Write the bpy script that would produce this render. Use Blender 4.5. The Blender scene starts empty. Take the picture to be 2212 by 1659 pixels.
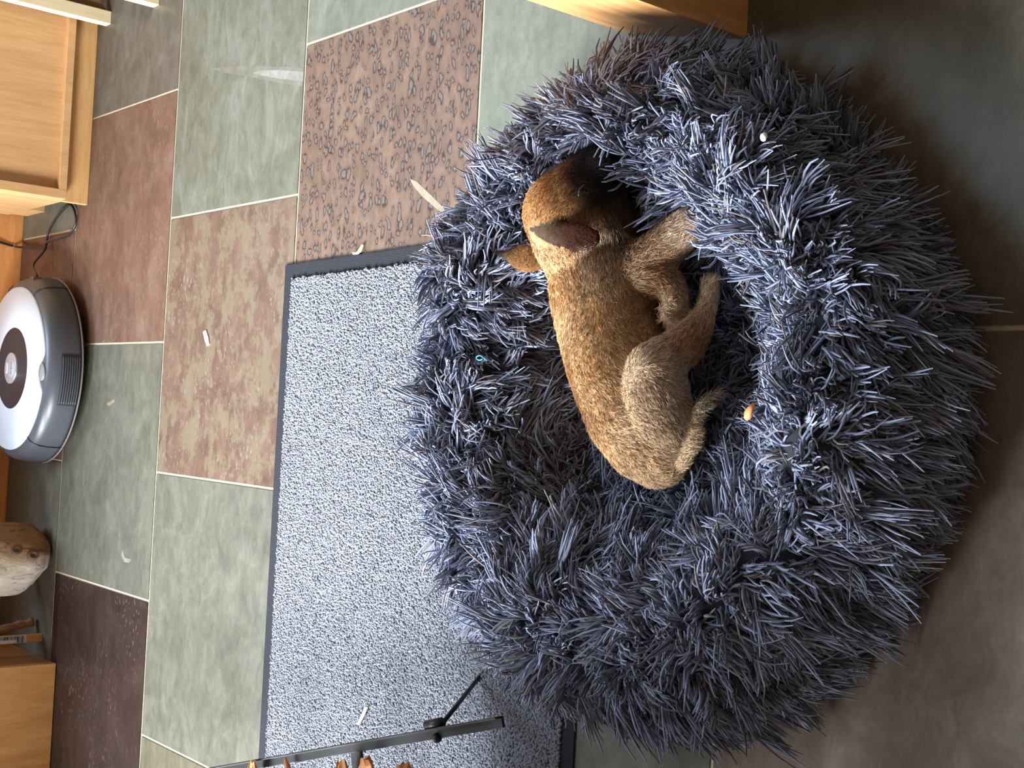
import bpy, bmesh, math, random
import numpy as np
from mathutils import Vector, Matrix
random.seed(3); rng = np.random.default_rng(5)

# ------------------------------------------------------------------ camera
H = 0.93                                   # eye height above the stone floor
FPX, CXP, CYP = 2800.0, 1106.0, 829.5      # focal length in pixels of the 2212x1659 frame
_f = np.array([-1302 - CXP, 785 - CYP, FPX]); _f /= np.linalg.norm(_f)
_x = np.array([.05, -1., 0.]); _x[2] = -(_x[0]*_f[0] + _x[1]*_f[1]) / _f[2]; _x /= np.linalg.norm(_x)
_u = np.cross(_x, _f)
CAMP = np.array([0, 0, H])
cam = bpy.data.cameras.new('camera'); camo = bpy.data.objects.new('camera', cam)
bpy.context.scene.collection.objects.link(camo)
cam.sensor_width = 36; cam.lens = FPX/2212*36; cam.clip_start = .02
camo.matrix_world = Matrix(((_x[0], -_x[1], -_x[2], 0), (_f[0], -_f[1], -_f[2], 0), (_u[0], -_u[1], -_u[2], H), (0, 0, 0, 1)))
bpy.context.scene.camera = camo
C = bpy.context.scene.collection

def ray(px, py):
    r = np.array([px-CXP, py-CYP, FPX]); return np.array([r@_x, r@_f, r@_u])
def P(px, py, z=0.):                       # point of the plane at height z
    w = ray(px, py); return CAMP + w*(z-H)/w[2]
def S(px, py, z=0.):                       # metres per pixel there
    return (z-H)/ray(px, py)[2]

# ------------------------------------------------------------------ light
sc = bpy.context.scene
sc.view_settings.view_transform = 'Standard'; sc.view_settings.look = 'None'
sc.view_settings.gamma = 1; sc.view_settings.use_curve_mapping = False
sc.view_settings.exposure = 0.0
W = bpy.data.worlds.new('room_light'); sc.world = W; W.use_nodes = True
bg = W.node_tree.nodes['Background']; bg.inputs[0].default_value = (1.0, .80, .62, 1); bg.inputs[1].default_value = .28
def area(name, loc, target, sx, sy, power, col):
    l = bpy.data.lights.new(name, 'AREA'); l.shape = 'RECTANGLE'; l.size = sx; l.size_y = sy; l.energy = power; l.color = col
    o = bpy.data.objects.new(name, l); C.objects.link(o); o.location = loc
    o.rotation_euler = (Vector(target)-Vector(loc)).to_track_quat('-Z', 'Y').to_euler(); return o
wl = area('window_light_left', (-1.95, 2.0, 1.45), (.50, 1.05, .05), 1.5, 1.2, 90, (.88, .94, 1.0)); wl.data.spread = math.radians(68)
cab_fill = area('cabinet_fill_light', (-2.0, .75, 1.5), (.75, 2.3, .2), .8, .9, 9, (.95, .97, 1.0)); cab_fill.data.spread = math.radians(38)  # weak fill lamp added to brighten the cabinet front
wf = area('window_light_far', (.9, 3.5, 3.4), (-.1, 1.70, 0), 1.6, 1.2, 24, (.58, .78, 1.0)); wf.data.spread = math.radians(80)

# ------------------------------------------------------------------ material helpers
def mat(name):
    m = bpy.data.materials.new(name); m.use_nodes = True
    nt = m.node_tree; b = nt.nodes['Principled BSDF']; return m, nt, b
def nd(nt, t, **k):
    n = nt.nodes.new(t)
    for a, v in k.items():
        if a in n.inputs: n.inputs[a].default_value = v
        else: setattr(n, a, v)
    return n
def ramp(nt, fac, stops, interp='LINEAR'):
    r = nt.nodes.new('ShaderNodeValToRGB'); nt.links.new(fac, r.inputs[0]); e = r.color_ramp.elements
    r.color_ramp.interpolation = interp
    while len(e) < len(stops): e.new(.5)
    for i, (p, c) in enumerate(stops):
        e[i].position = p; e[i].color = (c[0], c[1], c[2], 1) if hasattr(c, '__len__') else (c, c, c, 1)
    return r.outputs[0]
def coords(nt, scale=(1, 1, 1), rot=(0, 0, 0), kind='Object', loc=(0, 0, 0)):
    t = nt.nodes.new('ShaderNodeTexCoord'); m = nt.nodes.new('ShaderNodeMapping')
    m.inputs['Scale'].default_value = scale; m.inputs['Rotation'].default_value = rot; m.inputs['Location'].default_value = loc
    nt.links.new(t.outputs[kind], m.inputs[0]); return m.outputs[0]
def noise(nt, vec, scale, detail=6, rough=.6, dist=0.):
    n = nd(nt, 'ShaderNodeTexNoise', Scale=scale, Detail=detail, Roughness=rough, Distortion=dist); nt.links.new(vec, n.inputs['Vector']); return n.outputs[0]
def mix(nt, fac, a, b, mode='MIX'):
    n = nt.nodes.new('ShaderNodeMix'); n.data_type = 'RGBA'; n.blend_type = mode
    for s, v in ((n.inputs[0], fac), (n.inputs[6], a), (n.inputs[7], b)):
        if isinstance(v, bpy.types.NodeSocket): nt.links.new(v, s)
        elif hasattr(v, '__len__'): s.default_value = (v[0], v[1], v[2], 1)
        else: s.default_value = v
    return n.outputs[2]
def mul(nt, a, b, op='MULTIPLY'):
    n = nt.nodes.new('ShaderNodeMath'); n.operation = op
    for s, v in ((n.inputs[0], a), (n.inputs[1], b)):
        if isinstance(v, bpy.types.NodeSocket): nt.links.new(v, s)
        else: s.default_value = v
    return n.outputs[0]
def bump(nt, b, h, strength=.3, dist=.002):
    n = nd(nt, 'ShaderNodeBump', Strength=strength, Distance=dist); nt.links.new(h, n.inputs['Height']); nt.links.new(n.outputs[0], b.inputs['Normal'])
def plain(name, col, rough=.5, metal=0., nscale=0, amt=.15):
    m, nt, b = mat(name); b.inputs['Roughness'].default_value = rough; b.inputs['Metallic'].default_value = metal
    if nscale:
        f = noise(nt, coords(nt), nscale, 4)
        nt.links.new(mix(nt, f, [c*(1-amt) for c in col], [min(1, c*(1+amt)) for c in col]), b.inputs['Base Color'])
    else: b.inputs['Base Color'].default_value = (*col, 1)
    return m
def srgb(r, g, b):
    return tuple(((v/255+.055)/1.055)**2.4 if v/255 > .04045 else v/255/12.92 for v in (r, g, b))

DK = .40      # the stones' own lightness
def stone(name, c0, c1, c2, seed=0., vein=None, spots=None, blotch=None, rough=.42, worm=False):
    """honed slate / limestone slab"""
    c0, c1, c2 = [(c[0]*DK*k, c[1]*DK*.965*k, c[2]*DK*.91*k) for c, k in ((c0, .84), (c1, .97), (c2, 1.1))]
    vein, spots, blotch = [tuple(v*DK for v in c) if c else None for c in (vein, spots, blotch)]
    m, nt, b = mat(name); v = coords(nt, loc=(seed*3.1, seed*1.7, 0)); vs = coords(nt, scale=(.72, 1, 1), loc=(seed*2.3, seed, 0))
    n1 = noise(nt, vs, 16, 12, .78, .5); n2 = noise(nt, coords(nt, scale=(.6, 1, 1), loc=(seed, 0, 0)), 55, 8, .78, .5)
    col = ramp(nt, n1, [(.3, c0), (.5, c1), (.7, c2)])
    col = mix(nt, .55, col, mix(nt, 1.0, col, ramp(nt, n2, [(.36, .66), (.64, 1.30)]), 'MULTIPLY'))
    if blotch:
        f = ramp(nt, noise(nt, coords(nt, scale=(.75, 1, 1), loc=(seed*5, .4, 0)), 19, 12, .78), [(.48, 0.), (.535, .8)])
        col = mix(nt, f, col, mix(nt, n2, [c*.85 for c in blotch], [c*1.12 for c in blotch]))
    if vein:
        f = ramp(nt, noise(nt, coords(nt, scale=(.42, 1.2, 1), rot=(0, 0, -.35), loc=(seed, 0, 0)), 17, 8, .68, 1.1), [(.52, 0.), (.72, .8)])
        col = mix(nt, mul(nt, f, .75), col, vein)
    if spots:
        vo = nd(nt, 'ShaderNodeTexVoronoi', Scale=90., voronoi_dimensions='2D'); vo.inputs['Randomness'].default_value = 1
        wn = nd(nt, 'ShaderNodeTexNoise', Scale=45., Detail=3.); sv_ = coords(nt, scale=(.6, 1, 1), loc=(seed, 3, 0)); nt.links.new(sv_, wn.inputs['Vector'])
        wo = nt.nodes.new('ShaderNodeVectorMath'); wo.operation = 'MULTIPLY_ADD'; nt.links.new(wn.outputs['Color'], wo.inputs[0]); wo.inputs[1].default_value = (.02, .014, 0); nt.links.new(sv_, wo.inputs[2])
        nt.links.new(wo.outputs[0], vo.inputs['Vector'])
        f = mul(nt, ramp(nt, mul(nt, vo.outputs['Distance'], ramp(nt, noise(nt, v, 31, 3), [(.3, .6), (.65, 2.2)])), [(.12, .8), (.24, 0.)]), ramp(nt, noise(nt, v, 8, 3), [(.45, 0.), (.6, 1.)]))
        col = mix(nt, f, col, spots)
    if worm:
        wv = coords(nt, scale=(.62, 1.0, 1)); dn = nd(nt, 'ShaderNodeTexNoise', Scale=60., Detail=3.); nt.links.new(wv, dn.inputs['Vector'])
        off = nt.nodes.new('ShaderNodeVectorMath'); off.operation = 'MULTIPLY_ADD'; nt.links.new(dn.outputs['Color'], off.inputs[0]); off.inputs[1].default_value = (.022, .016, 0); nt.links.new(wv, off.inputs[2])
        vo = nd(nt, 'ShaderNodeTexVoronoi', Scale=84., voronoi_dimensions='2D'); nt.links.new(off.outputs[0], vo.inputs['Vector'])
        d = vo.outputs['Distance']
        nz = noise(nt, wv, 38, 4, .6)
        dd = mul(nt, d, ramp(nt, nz, [(.3, .62), (.68, 1.7)]), 'MULTIPLY')
        halo = ramp(nt, dd, [(.32, 1.), (.75, 0.)])
        line = ramp(nt, dd, [(.20, 0.), (.24, 1.), (.31, 1.), (.38, 0.)])
        core = ramp(nt, dd, [(.19, 1.), (.23, 0.)])
        col = mix(nt, mul(nt, halo, .45), col, [v*DK for v in srgb(112, 76, 66)])
        col = mix(nt, mul(nt, line, .85), col, [v*DK for v in srgb(60, 42, 40)]); col = mix(nt, mul(nt, core, .9), col, [v*DK for v in srgb(140, 131, 120)])
    # fine scratches
    w = nd(nt, 'ShaderNodeTexNoise', Scale=30., Detail=2.); nt.links.new(coords(nt, scale=(1, 22, 1), rot=(0, 0, 1.1+seed)), w.inputs['Vector'])
    col = mix(nt, mul(nt, ramp(nt, w.outputs[0], [(.71, 0.), (.74, 1.)]), .22), col, (.3, .3, .28))
    nt.links.new(col, b.inputs['Base Color'])
    nt.links.new(ramp(nt, n1, [(.3, rough-.05), (.7, rough+.12)]), b.inputs['Roughness'])
    b.inputs['Specular IOR Level'].default_value = .35; bump(nt, b, mul(nt, n1, n2, 'ADD'), .12, .0012)
    return m
def wood(name, c0, c1, axis=(1, 12, 12), scale=7, rough=.42, rot=(0, 0, 0), fine=.5):
    m, nt, b = mat(name); v = coords(nt, scale=axis, rot=rot)
    n = noise(nt, v, scale, 5, .6, .5); n2 = noise(nt, coords(nt, scale=tuple(a*3 for a in axis), rot=rot), scale*2.2, 3, .6)
    col = ramp(nt, n, [(.3, c0), (.7, c1)])
    col = mix(nt, fine, col, mix(nt, 1.0, col, ramp(nt, n2, [(.3, .8), (.7, 1.12)]), 'MULTIPLY'))
    nt.links.new(col, b.inputs['Base Color']); b.inputs['Roughness'].default_value = rough; bump(nt, b, n2, .08, .0006); return m

# ------------------------------------------------------------------ mesh helpers
def link(name, me, m, parent=None):
    o = bpy.data.objects.new(name, me); C.objects.link(o)
    if m is not None: me.materials.append(m)
    if parent is not None:
        o.parent = parent; o.matrix_parent_inverse = Matrix.Translation(-Vector(parent.location))
    return o
def tag(o, label=None, cat=None, group=None, kind=None):
    for k, v in (('label', label), ('category', cat), ('group', group), ('kind', kind)):
        if v: o[k] = v
    return o
def empty(name, loc, label, cat, group=None):
    o = bpy.data.objects.new(name, None); C.objects.link(o); o.location = loc; o.empty_display_size = .05; return tag(o, label, cat, group)
def npmesh(name, verts, quads, m, parent=None, col=None, smooth=True, tris=None):
    verts = np.asarray(verts, np.float32).reshape(-1, 3); quads = np.asarray(quads, np.int32)
    k = quads.shape[1]; me = bpy.data.meshes.new(name); n = len(quads)
    me.vertices.add(len(verts)); me.vertices.foreach_set('co', verts.ravel())
    me.loops.add(n*k); me.loops.foreach_set('vertex_index', quads.ravel())
    me.polygons.add(n); me.polygons.foreach_set('loop_start', np.arange(0, n*k, k, dtype=np.int32))
    me.polygons.foreach_set('use_smooth', np.full(n, smooth))
    me.update(calc_edges=True)
    if col is not None:
        a = me.color_attributes.new('coat', 'FLOAT_COLOR', 'POINT'); a.data.foreach_set('color', np.asarray(col, np.float32).ravel())
    return link(name, me, m, parent)
def box(bm, x0, x1, y0, y1, z0, z1, bev=0., mi=0):
    r = bmesh.ops.create_cube(bm, size=1.)
    bmesh.ops.transform(bm, matrix=Matrix.Translation(((x0+x1)/2, (y0+y1)/2, (z0+z1)/2)) @ Matrix.Diagonal((x1-x0, y1-y0, z1-z0, 1)), verts=r['verts'])
    if bev:
        es = list({e for v in r['verts'] for e in v.link_edges}); bmesh.ops.bevel(bm, geom=es, offset=bev, segments=2, profile=.6, affect='EDGES')
def bobj(name, bm, m, parent=None, smooth=False):
    me = bpy.data.meshes.new(name); bmesh.ops.recalc_face_normals(bm, faces=bm.faces); bm.to_mesh(me); bm.free()
    if smooth:
        for p in me.polygons: p.use_smooth = True
    return link(name, me, m, parent)
def prism(bm, foot, z0, z1, bev=0.):
    """upright solid over a footprint polygon"""
    b = [bm.verts.new((*p[:2], z0)) for p in foot]; t = [bm.verts.new((*p[:2], z1)) for p in foot]; n = len(foot)
    fs = [bm.faces.new(b[::-1]), bm.faces.new(t)] + [bm.faces.new((b[i], b[(i+1) % n], t[(i+1) % n], t[i])) for i in range(n)]
    if bev: bmesh.ops.bevel(bm, geom=list({e for f in fs for e in f.edges}), offset=bev, segments=2, profile=.6, affect='EDGES')
def tube(bm, pts, rad, sides=10, flat=1.):
    pts = [Vector(p) for p in pts]; rad = rad if hasattr(rad, '__len__') else [rad]*len(pts); rings = []
    up = Vector((0, 0, 1))
    for i, p in enumerate(pts):
        t = (pts[min(i+1, len(pts)-1)]-pts[max(i-1, 0)]).normalized()
        a = t.cross(up) if abs(t.dot(up)) < .95 else t.cross(Vector((0, 1, 0))); a.normalize(); b = t.cross(a)
        rings.append([bm.verts.new(p + rad[i]*(math.cos(q)*a + flat*math.sin(q)*b)) for q in [2*math.pi*j/sides for j in range(sides)]])
    for r0, r1 in zip(rings, rings[1:]):
        for j in range(sides): bm.faces.new((r0[j], r0[(j+1) % sides], r1[(j+1) % sides], r1[j]))
    bm.faces.new(rings[0][::-1]); bm.faces.new(rings[-1])
def catmull(pts, n=8):
    pts = [np.array(p, float) for p in pts]; q = [2*pts[0]-pts[1]] + pts + [2*pts[-1]-pts[-2]]; out = []
    for i in range(1, len(q)-2):
        for k in range(n):
            t = k/n; out.append(.5*((2*q[i]) + (-q[i-1]+q[i+1])*t + (2*q[i-1]-5*q[i]+4*q[i+1]-q[i+2])*t*t + (-q[i-1]+3*q[i]-3*q[i+1]+q[i+2])*t**3))
    out.append(pts[-1]); return out
def lathe(bm, prof, cx=0, cy=0, seg=96):
    rings = []
    for r, z in prof:
        rings.append([bm.verts.new((cx+r*math.cos(2*math.pi*j/seg), cy+r*math.sin(2*math.pi*j/seg), z)) for j in range(seg)] if r > 1e-6 else [bm.verts.new((cx, cy, z))])
    for a, b in zip(rings, rings[1:]):
        for j in range(seg):
            k = (j+1) % seg
            if len(a) == 1: bm.faces.new((a[0], b[k], b[j]))
            elif len(b) == 1: bm.faces.new((a[j], a[k], b[0]))
            else: bm.faces.new((a[j], a[k], b[k], b[j]))
def vnoise(p, f, seed=0):
    """cheap smooth vector noise, about -1..1"""
    r = np.random.default_rng(seed); out = np.zeros((len(p), 3))
    for _ in range(5):
        w = r.normal(size=(3, 3))*f; ph = r.uniform(0, 6.3, 3); out += np.sin(p@w.T + ph)
    return out/2.6
def strands(name, pts, rad, col, m, parent, sides=3):
    """tapered locks: pts (n,k,3), rad (n,k), col (n,k,4)"""
    n, k, _ = pts.shape
    t = np.gradient(pts, axis=1); t /= np.linalg.norm(t, axis=2, keepdims=True)+1e-9
    ref = np.tile(np.array([.31, .52, .79]), (n, 1)); a = np.cross(t[:, 0], ref); a /= np.linalg.norm(a, axis=1, keepdims=True)+1e-9
    a = a[:, None, :] - (a[:, None, :]*t).sum(2, keepdims=True)*t; a /= np.linalg.norm(a, axis=2, keepdims=True)+1e-9
    b = np.cross(t, a); q = 2*np.pi*np.arange(sides)/sides
    V = pts[:, :, None, :] + rad[:, :, None, None]*(np.cos(q)[None, None, :, None]*a[:, :, None, :] + np.sin(q)[None, None, :, None]*b[:, :, None, :])
    base = (np.arange(n)*k*sides)[:, None, None]; i = (np.arange(k-1)*sides)[None, :, None]; j = np.arange(sides)[None, None, :]; j2 = (j+1) % sides
    Q = np.stack([base+i+j, base+i+j2, base+i+sides+j2, base+i+sides+j], -1).reshape(-1, 4)
    Cc = np.repeat(col[:, :, None, :], sides, axis=2).reshape(-1, 4)
    return npmesh(name, V.reshape(-1, 3), Q, m, parent, Cc)
def coat_mat(name, rough=.6, sheen=.0, spec=.15):
    m, nt, b = mat(name); a = nt.nodes.new('ShaderNodeAttribute'); a.attribute_name = 'coat'
    nt.links.new(a.outputs['Color'], b.inputs['Base Color']); b.inputs['Roughness'].default_value = rough
    b.inputs['Sheen Weight'].default_value = sheen; b.inputs['Specular IOR Level'].default_value = spec; return m

# ------------------------------------------------------------------ floor
GR = srgb(146, 145, 128); 
M_green = stone('green_slate', srgb(128, 132, 114), srgb(142, 144, 126), srgb(152, 156, 146), 1, vein=srgb(178, 184, 176))
M_pale = stone('pale_green_slate', srgb(140, 147, 134), srgb(150, 156, 142), srgb(158, 164, 150), 2)
M_grey = stone('warm_grey_slate', srgb(122, 116, 106), srgb(136, 130, 120), srgb(148, 142, 132), 3, vein=srgb(168, 160, 150))
M_purple = stone('purple_limestone', srgb(140, 106, 92), srgb(154, 120, 104), srgb(168, 138, 122), 4, spots=srgb(170, 150, 138))
M_mottle = stone('mottled_red_limestone', srgb(126, 98, 84), srgb(142, 112, 96), srgb(152, 124, 106), 5, spots=srgb(178, 166, 150), blotch=srgb(160, 144, 118))
M_worm = stone('fossil_burrow_limestone', srgb(142, 116, 98), srgb(154, 126, 108), srgb(166, 140, 120), 6, worm=True)
M_sage = stone('sage_slate', srgb(126, 128, 116), srgb(138, 139, 126), srgb(150, 150, 138), 7)
M_maroon = stone('maroon_limestone', srgb(58, 40, 36), srgb(68, 48, 43), srgb(80, 58, 52), 8, spots=srgb(130, 108, 98))
M_olive = stone('olive_slate', srgb(128, 122, 102), srgb(140, 134, 114), srgb(152, 146, 126), 9)
M_rust = stone('rust_limestone', srgb(150, 134, 120), srgb(162, 146, 132), srgb(172, 160, 146), 10)
M_grout = plain('cream_grout', srgb(176, 164, 136), .8, 0, 300, .12)
M_foss = stone('pale_fossil', srgb(172, 176, 166), srgb(188, 192, 184), srgb(204, 206, 198), 11)
M_fosg = stone('grey_fossil', srgb(150, 150, 138), srgb(160, 160, 148), srgb(168, 168, 158), 12, rough=.3)
M_strip = stone('ochre_fossil', srgb(196, 180, 154), srgb(206, 192, 168), srgb(216, 204, 182), 13)
tile_mats = [M_green, M_pale, M_grey, M_purple, M_mottle, M_worm, M_sage, M_maroon, M_olive, M_rust, M_foss, M_fosg, M_strip]
(G_, PA, GY, PU, MO, WO, SA, MA, OL, RU, F1, F2, F3) = range(13)
bm = bmesh.new(); g = .0022; L = .8226/2
def tile(x0, x1, y0, y1, mi):
    b0 = [bm.verts.new(p) for p in ((x0+g, y0+g, 0), (x1-g, y0+g, 0), (x1-g, y1-g, 0), (x0+g, y1-g, 0))]
    f = bm.faces.new(b0); f.material_index = mi
    lo = [bm.verts.new((v.co.x, v.co.y, -.0015)) for v in b0]
    for i in range(4):
        q = bm.faces.new((lo[i], lo[(i+1) % 4], b0[(i+1) % 4], b0[i])); q.material_index = mi
rows = {  # y range : list of (x of joints) and stone of each slab from -x to +x
    (2.334, 2.724): ([-1.35, -.94, -.53, -.118, .308, .73, 1.14, 1.6], [OL, MA, SA, PU, PA, GY, PU]),
    (1.946, 2.334): ([-1.55, -1.14, -.73, -.32, .095, .505, .93, 1.34, 1.75], [SA, OL, MA, SA, PU, GY, G_, PA]),
    (1.556, 1.946): ([-1.36, -.95, -.532, -.114, .295, .86, 1.27, 1.7], [PU, OL, SA, MO, G_, GY, PA]),
    (1.166, 1.556): ([-1.15, -.73, -.32, .094, .504, .92, 1.33, 1.75], [GY, SA, MO, WO, PA, G_, GY]),
    (.776, 1.166): ([-1.36, -.95, -.53, -.114, .296, .71, 1.12, 1.6], [PA, GY, SA, G_, PA, PA, PU]),
    (.386, .776): ([-1.15, -.73, -.32, .0885, .50, .92, 1.33, 1.75], [PU, GY, RU, OL, GY, GY, SA]),
    (-.004, .386): ([-1.36, -.95, -.53, -.114, .296, .71, 1.12, 1.6], [SA, GY, MA, SA, RU, GY, PA]),
    (-.394, -.004): ([-1.15, -.73, -.32, .094, .504, .92, 1.33], [GY, PA, OL, PU, SA, G_]),
    (2.724, 3.114): ([-1.15, -.73, -.32, .094, .504, .92, 1.33], [GY, PA, OL, PU, SA, G_])}
for (y0, y1), (xs, ms) in rows.items():
    for a, b, mi in zip(xs, xs[1:], ms):
        if mi == WO and a > .05: pass
        tile(a, b, y0, y1, mi)
def inlay(pix, mi, h=.00018):
    vs = []
    for p in pix:
        q = P(*p); vs.append(bm.verts.new((q[0], q[1], h)))
    f = bm.faces.new(vs); f.material_index = mi
    f.normal_update()
    if f.normal.z < 0: f.normal_flip()
inlay([(455, 148), (500, 143), (560, 142), (655, 146), (653, 186), (600, 178), (540, 166), (480, 156)], F2, .0001)
inlay([(545, 158), (560, 153), (600, 151), (656, 155), (655, 176), (610, 171), (565, 163)], F1)
inlay([(885, 386), (900, 392), (935, 425), (958, 448), (962, 457), (955, 459), (940, 449), (912, 424), (893, 402)], F3)
inlay([(230, 872), (246, 862), (248, 868), (235, 878)], F3)
inlay([(265, 1188), (270, 1205), (284, 1208), (278, 1216), (268, 1214), (262, 1200)], F1)
me = bpy.data.meshes.new('floor'); bm.to_mesh(me); bm.free()
fl = bpy.data.objects.new('floor', me); C.objects.link(fl)
for m in tile_mats: me.materials.append(m)
# grout bed as part of the same floor mesh
bm = bmesh.new(); bm.from_mesh(me); n0 = len(bm.faces)
vs = [bm.verts.new(p) for p in ((-4, -3, -.0012), (4, -3, -.0012), (4, 4.5, -.0012), (-4, 4.5, -.0012))]
f = bm.faces.new(vs); f.material_index = len(tile_mats); bm.to_mesh(me); bm.free(); me.materials.append(M_grout)
tag(fl, 'floor of honed slate and limestone slabs with cream joints', None, None, 'structure')

# ------------------------------------------------------------------ wood furniture
W_maple = wood('light_maple_veneer', srgb(196, 152, 102), srgb(212, 172, 124), (14, 14, 1), 5)
W_maple_h = wood('light_maple_board', srgb(204, 158, 100), srgb(222, 178, 122), (1, 14, 14), 5)
W_orange = wood('orange_alder_board', srgb(206, 140, 80), srgb(224, 162, 100), (2, 12, 12), 5)
W_oak = wood('honey_oak', srgb(186, 130, 72), srgb(214, 162, 100), (9, 9, 1.2), 5)
W_post = wood('brown_oak', srgb(178, 122, 70), srgb(208, 156, 100), (12, 12, 1.5), 6)
W_cream = wood('cream_birch_edge', srgb(226, 208, 164), srgb(240, 224, 186), (10, 10, 1), 4)
W_dark = wood('brown_plywood_face', srgb(130, 96, 60), srgb(150, 112, 72), (2, 8, 8), 5)

cab = empty('cabinet', (.352, 2.295, 0), 'light maple cabinet with a recessed door panel standing beside the power cord', 'cabinet')
bm = bmesh.new(); box(bm, .352, 1.25, 2.30, 2.585, .036, .80, .001); bobj('body', bm, W_maple, cab)
bm = bmesh.new(); box(bm, .349, 1.25, 2.285, 2.297, 0.0, .060, .001); bobj('kick_plate', bm, W_maple_h, cab)
bm = bmesh.new(); box(bm, .354, 1.25, 2.49, 2.582, 0, .037, .001); bobj('foot', bm, W_maple_h, cab)
bm = bmesh.new()   # frame: two stiles, two rails and the recessed panel
box(bm, .350, .3665, 2.262, 2.286, .0485, .80, .0008); box(bm, 1.23, 1.25, 2.262, 2.286, .0485, .80, .0008)
box(bm, .3665, 1.23, 2.262, 2.286, .0485, .0625, .0008); box(bm, .3665, 1.23, 2.262, 2.286, .782, .80, .0008)
dr = bobj('door', bm, W_maple, cab)
bm = bmesh.new(); box(bm, .366, 1.232, 2.2765, 2.2855, .061, .784); bobj('panel', bm, W_maple, dr)

bm = bmesh.new(); box(bm, -.55, 1.25, 2.600, 2.64, 0, .42, .001)
tag(bobj('back_board', bm, W_orange), 'orange wooden back board rising from the floor behind the robot vacuum', 'board')

bx = empty('wooden_box', (-.481, 2.303, 0), 'honey oak box unit standing left of the upright sticks', 'box')
bm = bmesh.new(); box(bm, -1.0, -.481, 2.303, 2.318, .001, .62, .0006); bobj('front_panel', bm, W_oak, bx)
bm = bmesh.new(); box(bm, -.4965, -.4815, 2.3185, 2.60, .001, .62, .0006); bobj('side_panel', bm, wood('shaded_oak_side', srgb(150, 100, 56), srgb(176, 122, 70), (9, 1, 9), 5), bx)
bm = bmesh.new(); box(bm, -1.0, -.481, 2.303, 2.60, .62, .638, .001); bobj('top', bm, W_oak, bx)

pt = empty('table_base', (.45, .85, 0), 'brown wooden furniture base at the dog bed, pale lit side towards the window', 'furniture')
bm = bmesh.new(); prism(bm, [(.362, .772), (.397, .927), (.80, .927), (.80, .772)], 0, .40, .002); bobj('panel', bm, W_post, pt)

# stool with arched side panels
st = empty('step_stool', (.80, 2.15, 0), 'birch stool with cream edged legs and brown apron before the maple cabinet', 'stool')
for (x0, y0) in ((.668, 2.228), (.661, 2.034), (1.03, 2.228), (1.023, 2.034)):
    bm = bmesh.new(); box(bm, x0, x0+.023, y0, y0+.021, 0, .30, .0012); bobj('leg', bm, W_cream, st)
def apron(x0, x1, y0, y1):
    n = 16; out = [(x0+(x1-x0)*i/n, .003+.05*math.sin(math.pi*i/n)**.5) for i in range(n+1)] + [(x1, .30), (x0, .30)]
    bm = bmesh.new(); a = [bm.verts.new((x, y0, z)) for x, z in out]; b = [bm.verts.new((x, y1, z)) for x, z in out]; n = len(out)
    bm.faces.new(a); bm.faces.new(b[::-1])
    for i in range(n): bm.faces.new((a[(i+1) % n], a[i], b[i], b[(i+1) % n]))
    return bm
bobj('apron', apron(.6905, 1.03, 2.236, 2.245), W_dark, st); bobj('apron', apron(.6835, 1.023, 2.042, 2.051), W_dark, st)
bm = bmesh.new(); box(bm, .65, 1.07, 2.02, 2.26, .30, .322, .003); bobj('seat', bm, W_cream, st)

# ------------------------------------------------------------------ door mat
MC = P(620, 573); ma = math.radians(-1.0)
mt = empty('door_mat', (MC[0], MC[1], 0), 'light grey flecked door mat with black rubber edge under the dog bed', 'mat')
def mxy(u, v):      # u from the corner towards -x, v towards -y, turned a little
    return (MC[0]-u*math.cos(ma)+v*math.sin(ma)*-1, MC[1]-v*math.cos(ma)-u*math.sin(ma)*-.0)
MW, MD = .95, .62
m_rub, nt, b = mat('black_rubber'); v = coords(nt); n = noise(nt, v, 400, 3); 
wv = nd(nt, 'ShaderNodeTexWave', Scale=160.); wv.bands_direction = 'X'; nt.links.new(v, wv.inputs['Vector'])
wv2 = nd(nt, 'ShaderNodeTexWave', Scale=160.); wv2.bands_direction = 'Y'; nt.links.new(v, wv2.inputs['Vector'])
nt.links.new(ramp(nt, n, [(.3, srgb(34, 35, 40)), (.7, srgb(48, 49, 55))]), b.inputs['Base Color']); b.inputs['Roughness'].default_value = .8; b.inputs['Specular IOR Level'].default_value = .15
bump(nt, b, mul(nt, wv.outputs[0], wv2.outputs[0], 'ADD'), .35, .0008)
bm = bmesh.new(); prism(bm, [mxy(0, 0), mxy(MW, 0), mxy(MW, MD), mxy(0, MD)], .0002, .0026, .0006); bobj('rubber_backing', bm, m_rub, mt)
nx = 420; ny = 265
uu = np.linspace(.022, MW-.02, nx); vv = np.linspace(.0240, MD-.02, ny)
U, V = np.meshgrid(uu, vv); U = U.ravel() + rng.normal(0, .0009, nx*ny); V = V.ravel() + rng.normal(0, .0009, nx*ny)
keep = np.ones(len(U), bool)
bxy = np.stack([MC[0]-U*math.cos(ma)-V*math.sin(ma), MC[1]-V*math.cos(ma)], 1)
inbed = (bxy[:, 0]-.03)**2 + (bxy[:, 1]-.815)**2 < .25**2
vis = ~inbed & (bxy[:, 0] > -.62); bxy = bxy[vis]; n = len(bxy)
hgt = rng.uniform(.0026, .0044, n); lean = rng.normal(0, .0011, (n, 2)); k = 4
tt = np.array([0, .45, .85, 1.])
pp = np.zeros((n, k, 3)); pp[:, :, 0] = bxy[:, :1] + lean[:, :1]*tt; pp[:, :, 1] = bxy[:, 1:] + lean[:, 1:]*tt; pp[:, :, 2] = .0024 + hgt[:, None]*tt
rd = rng.uniform(.0014, .0019, n)[:, None]*np.array([.75, 1.1, .85, .2])[None]
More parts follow.
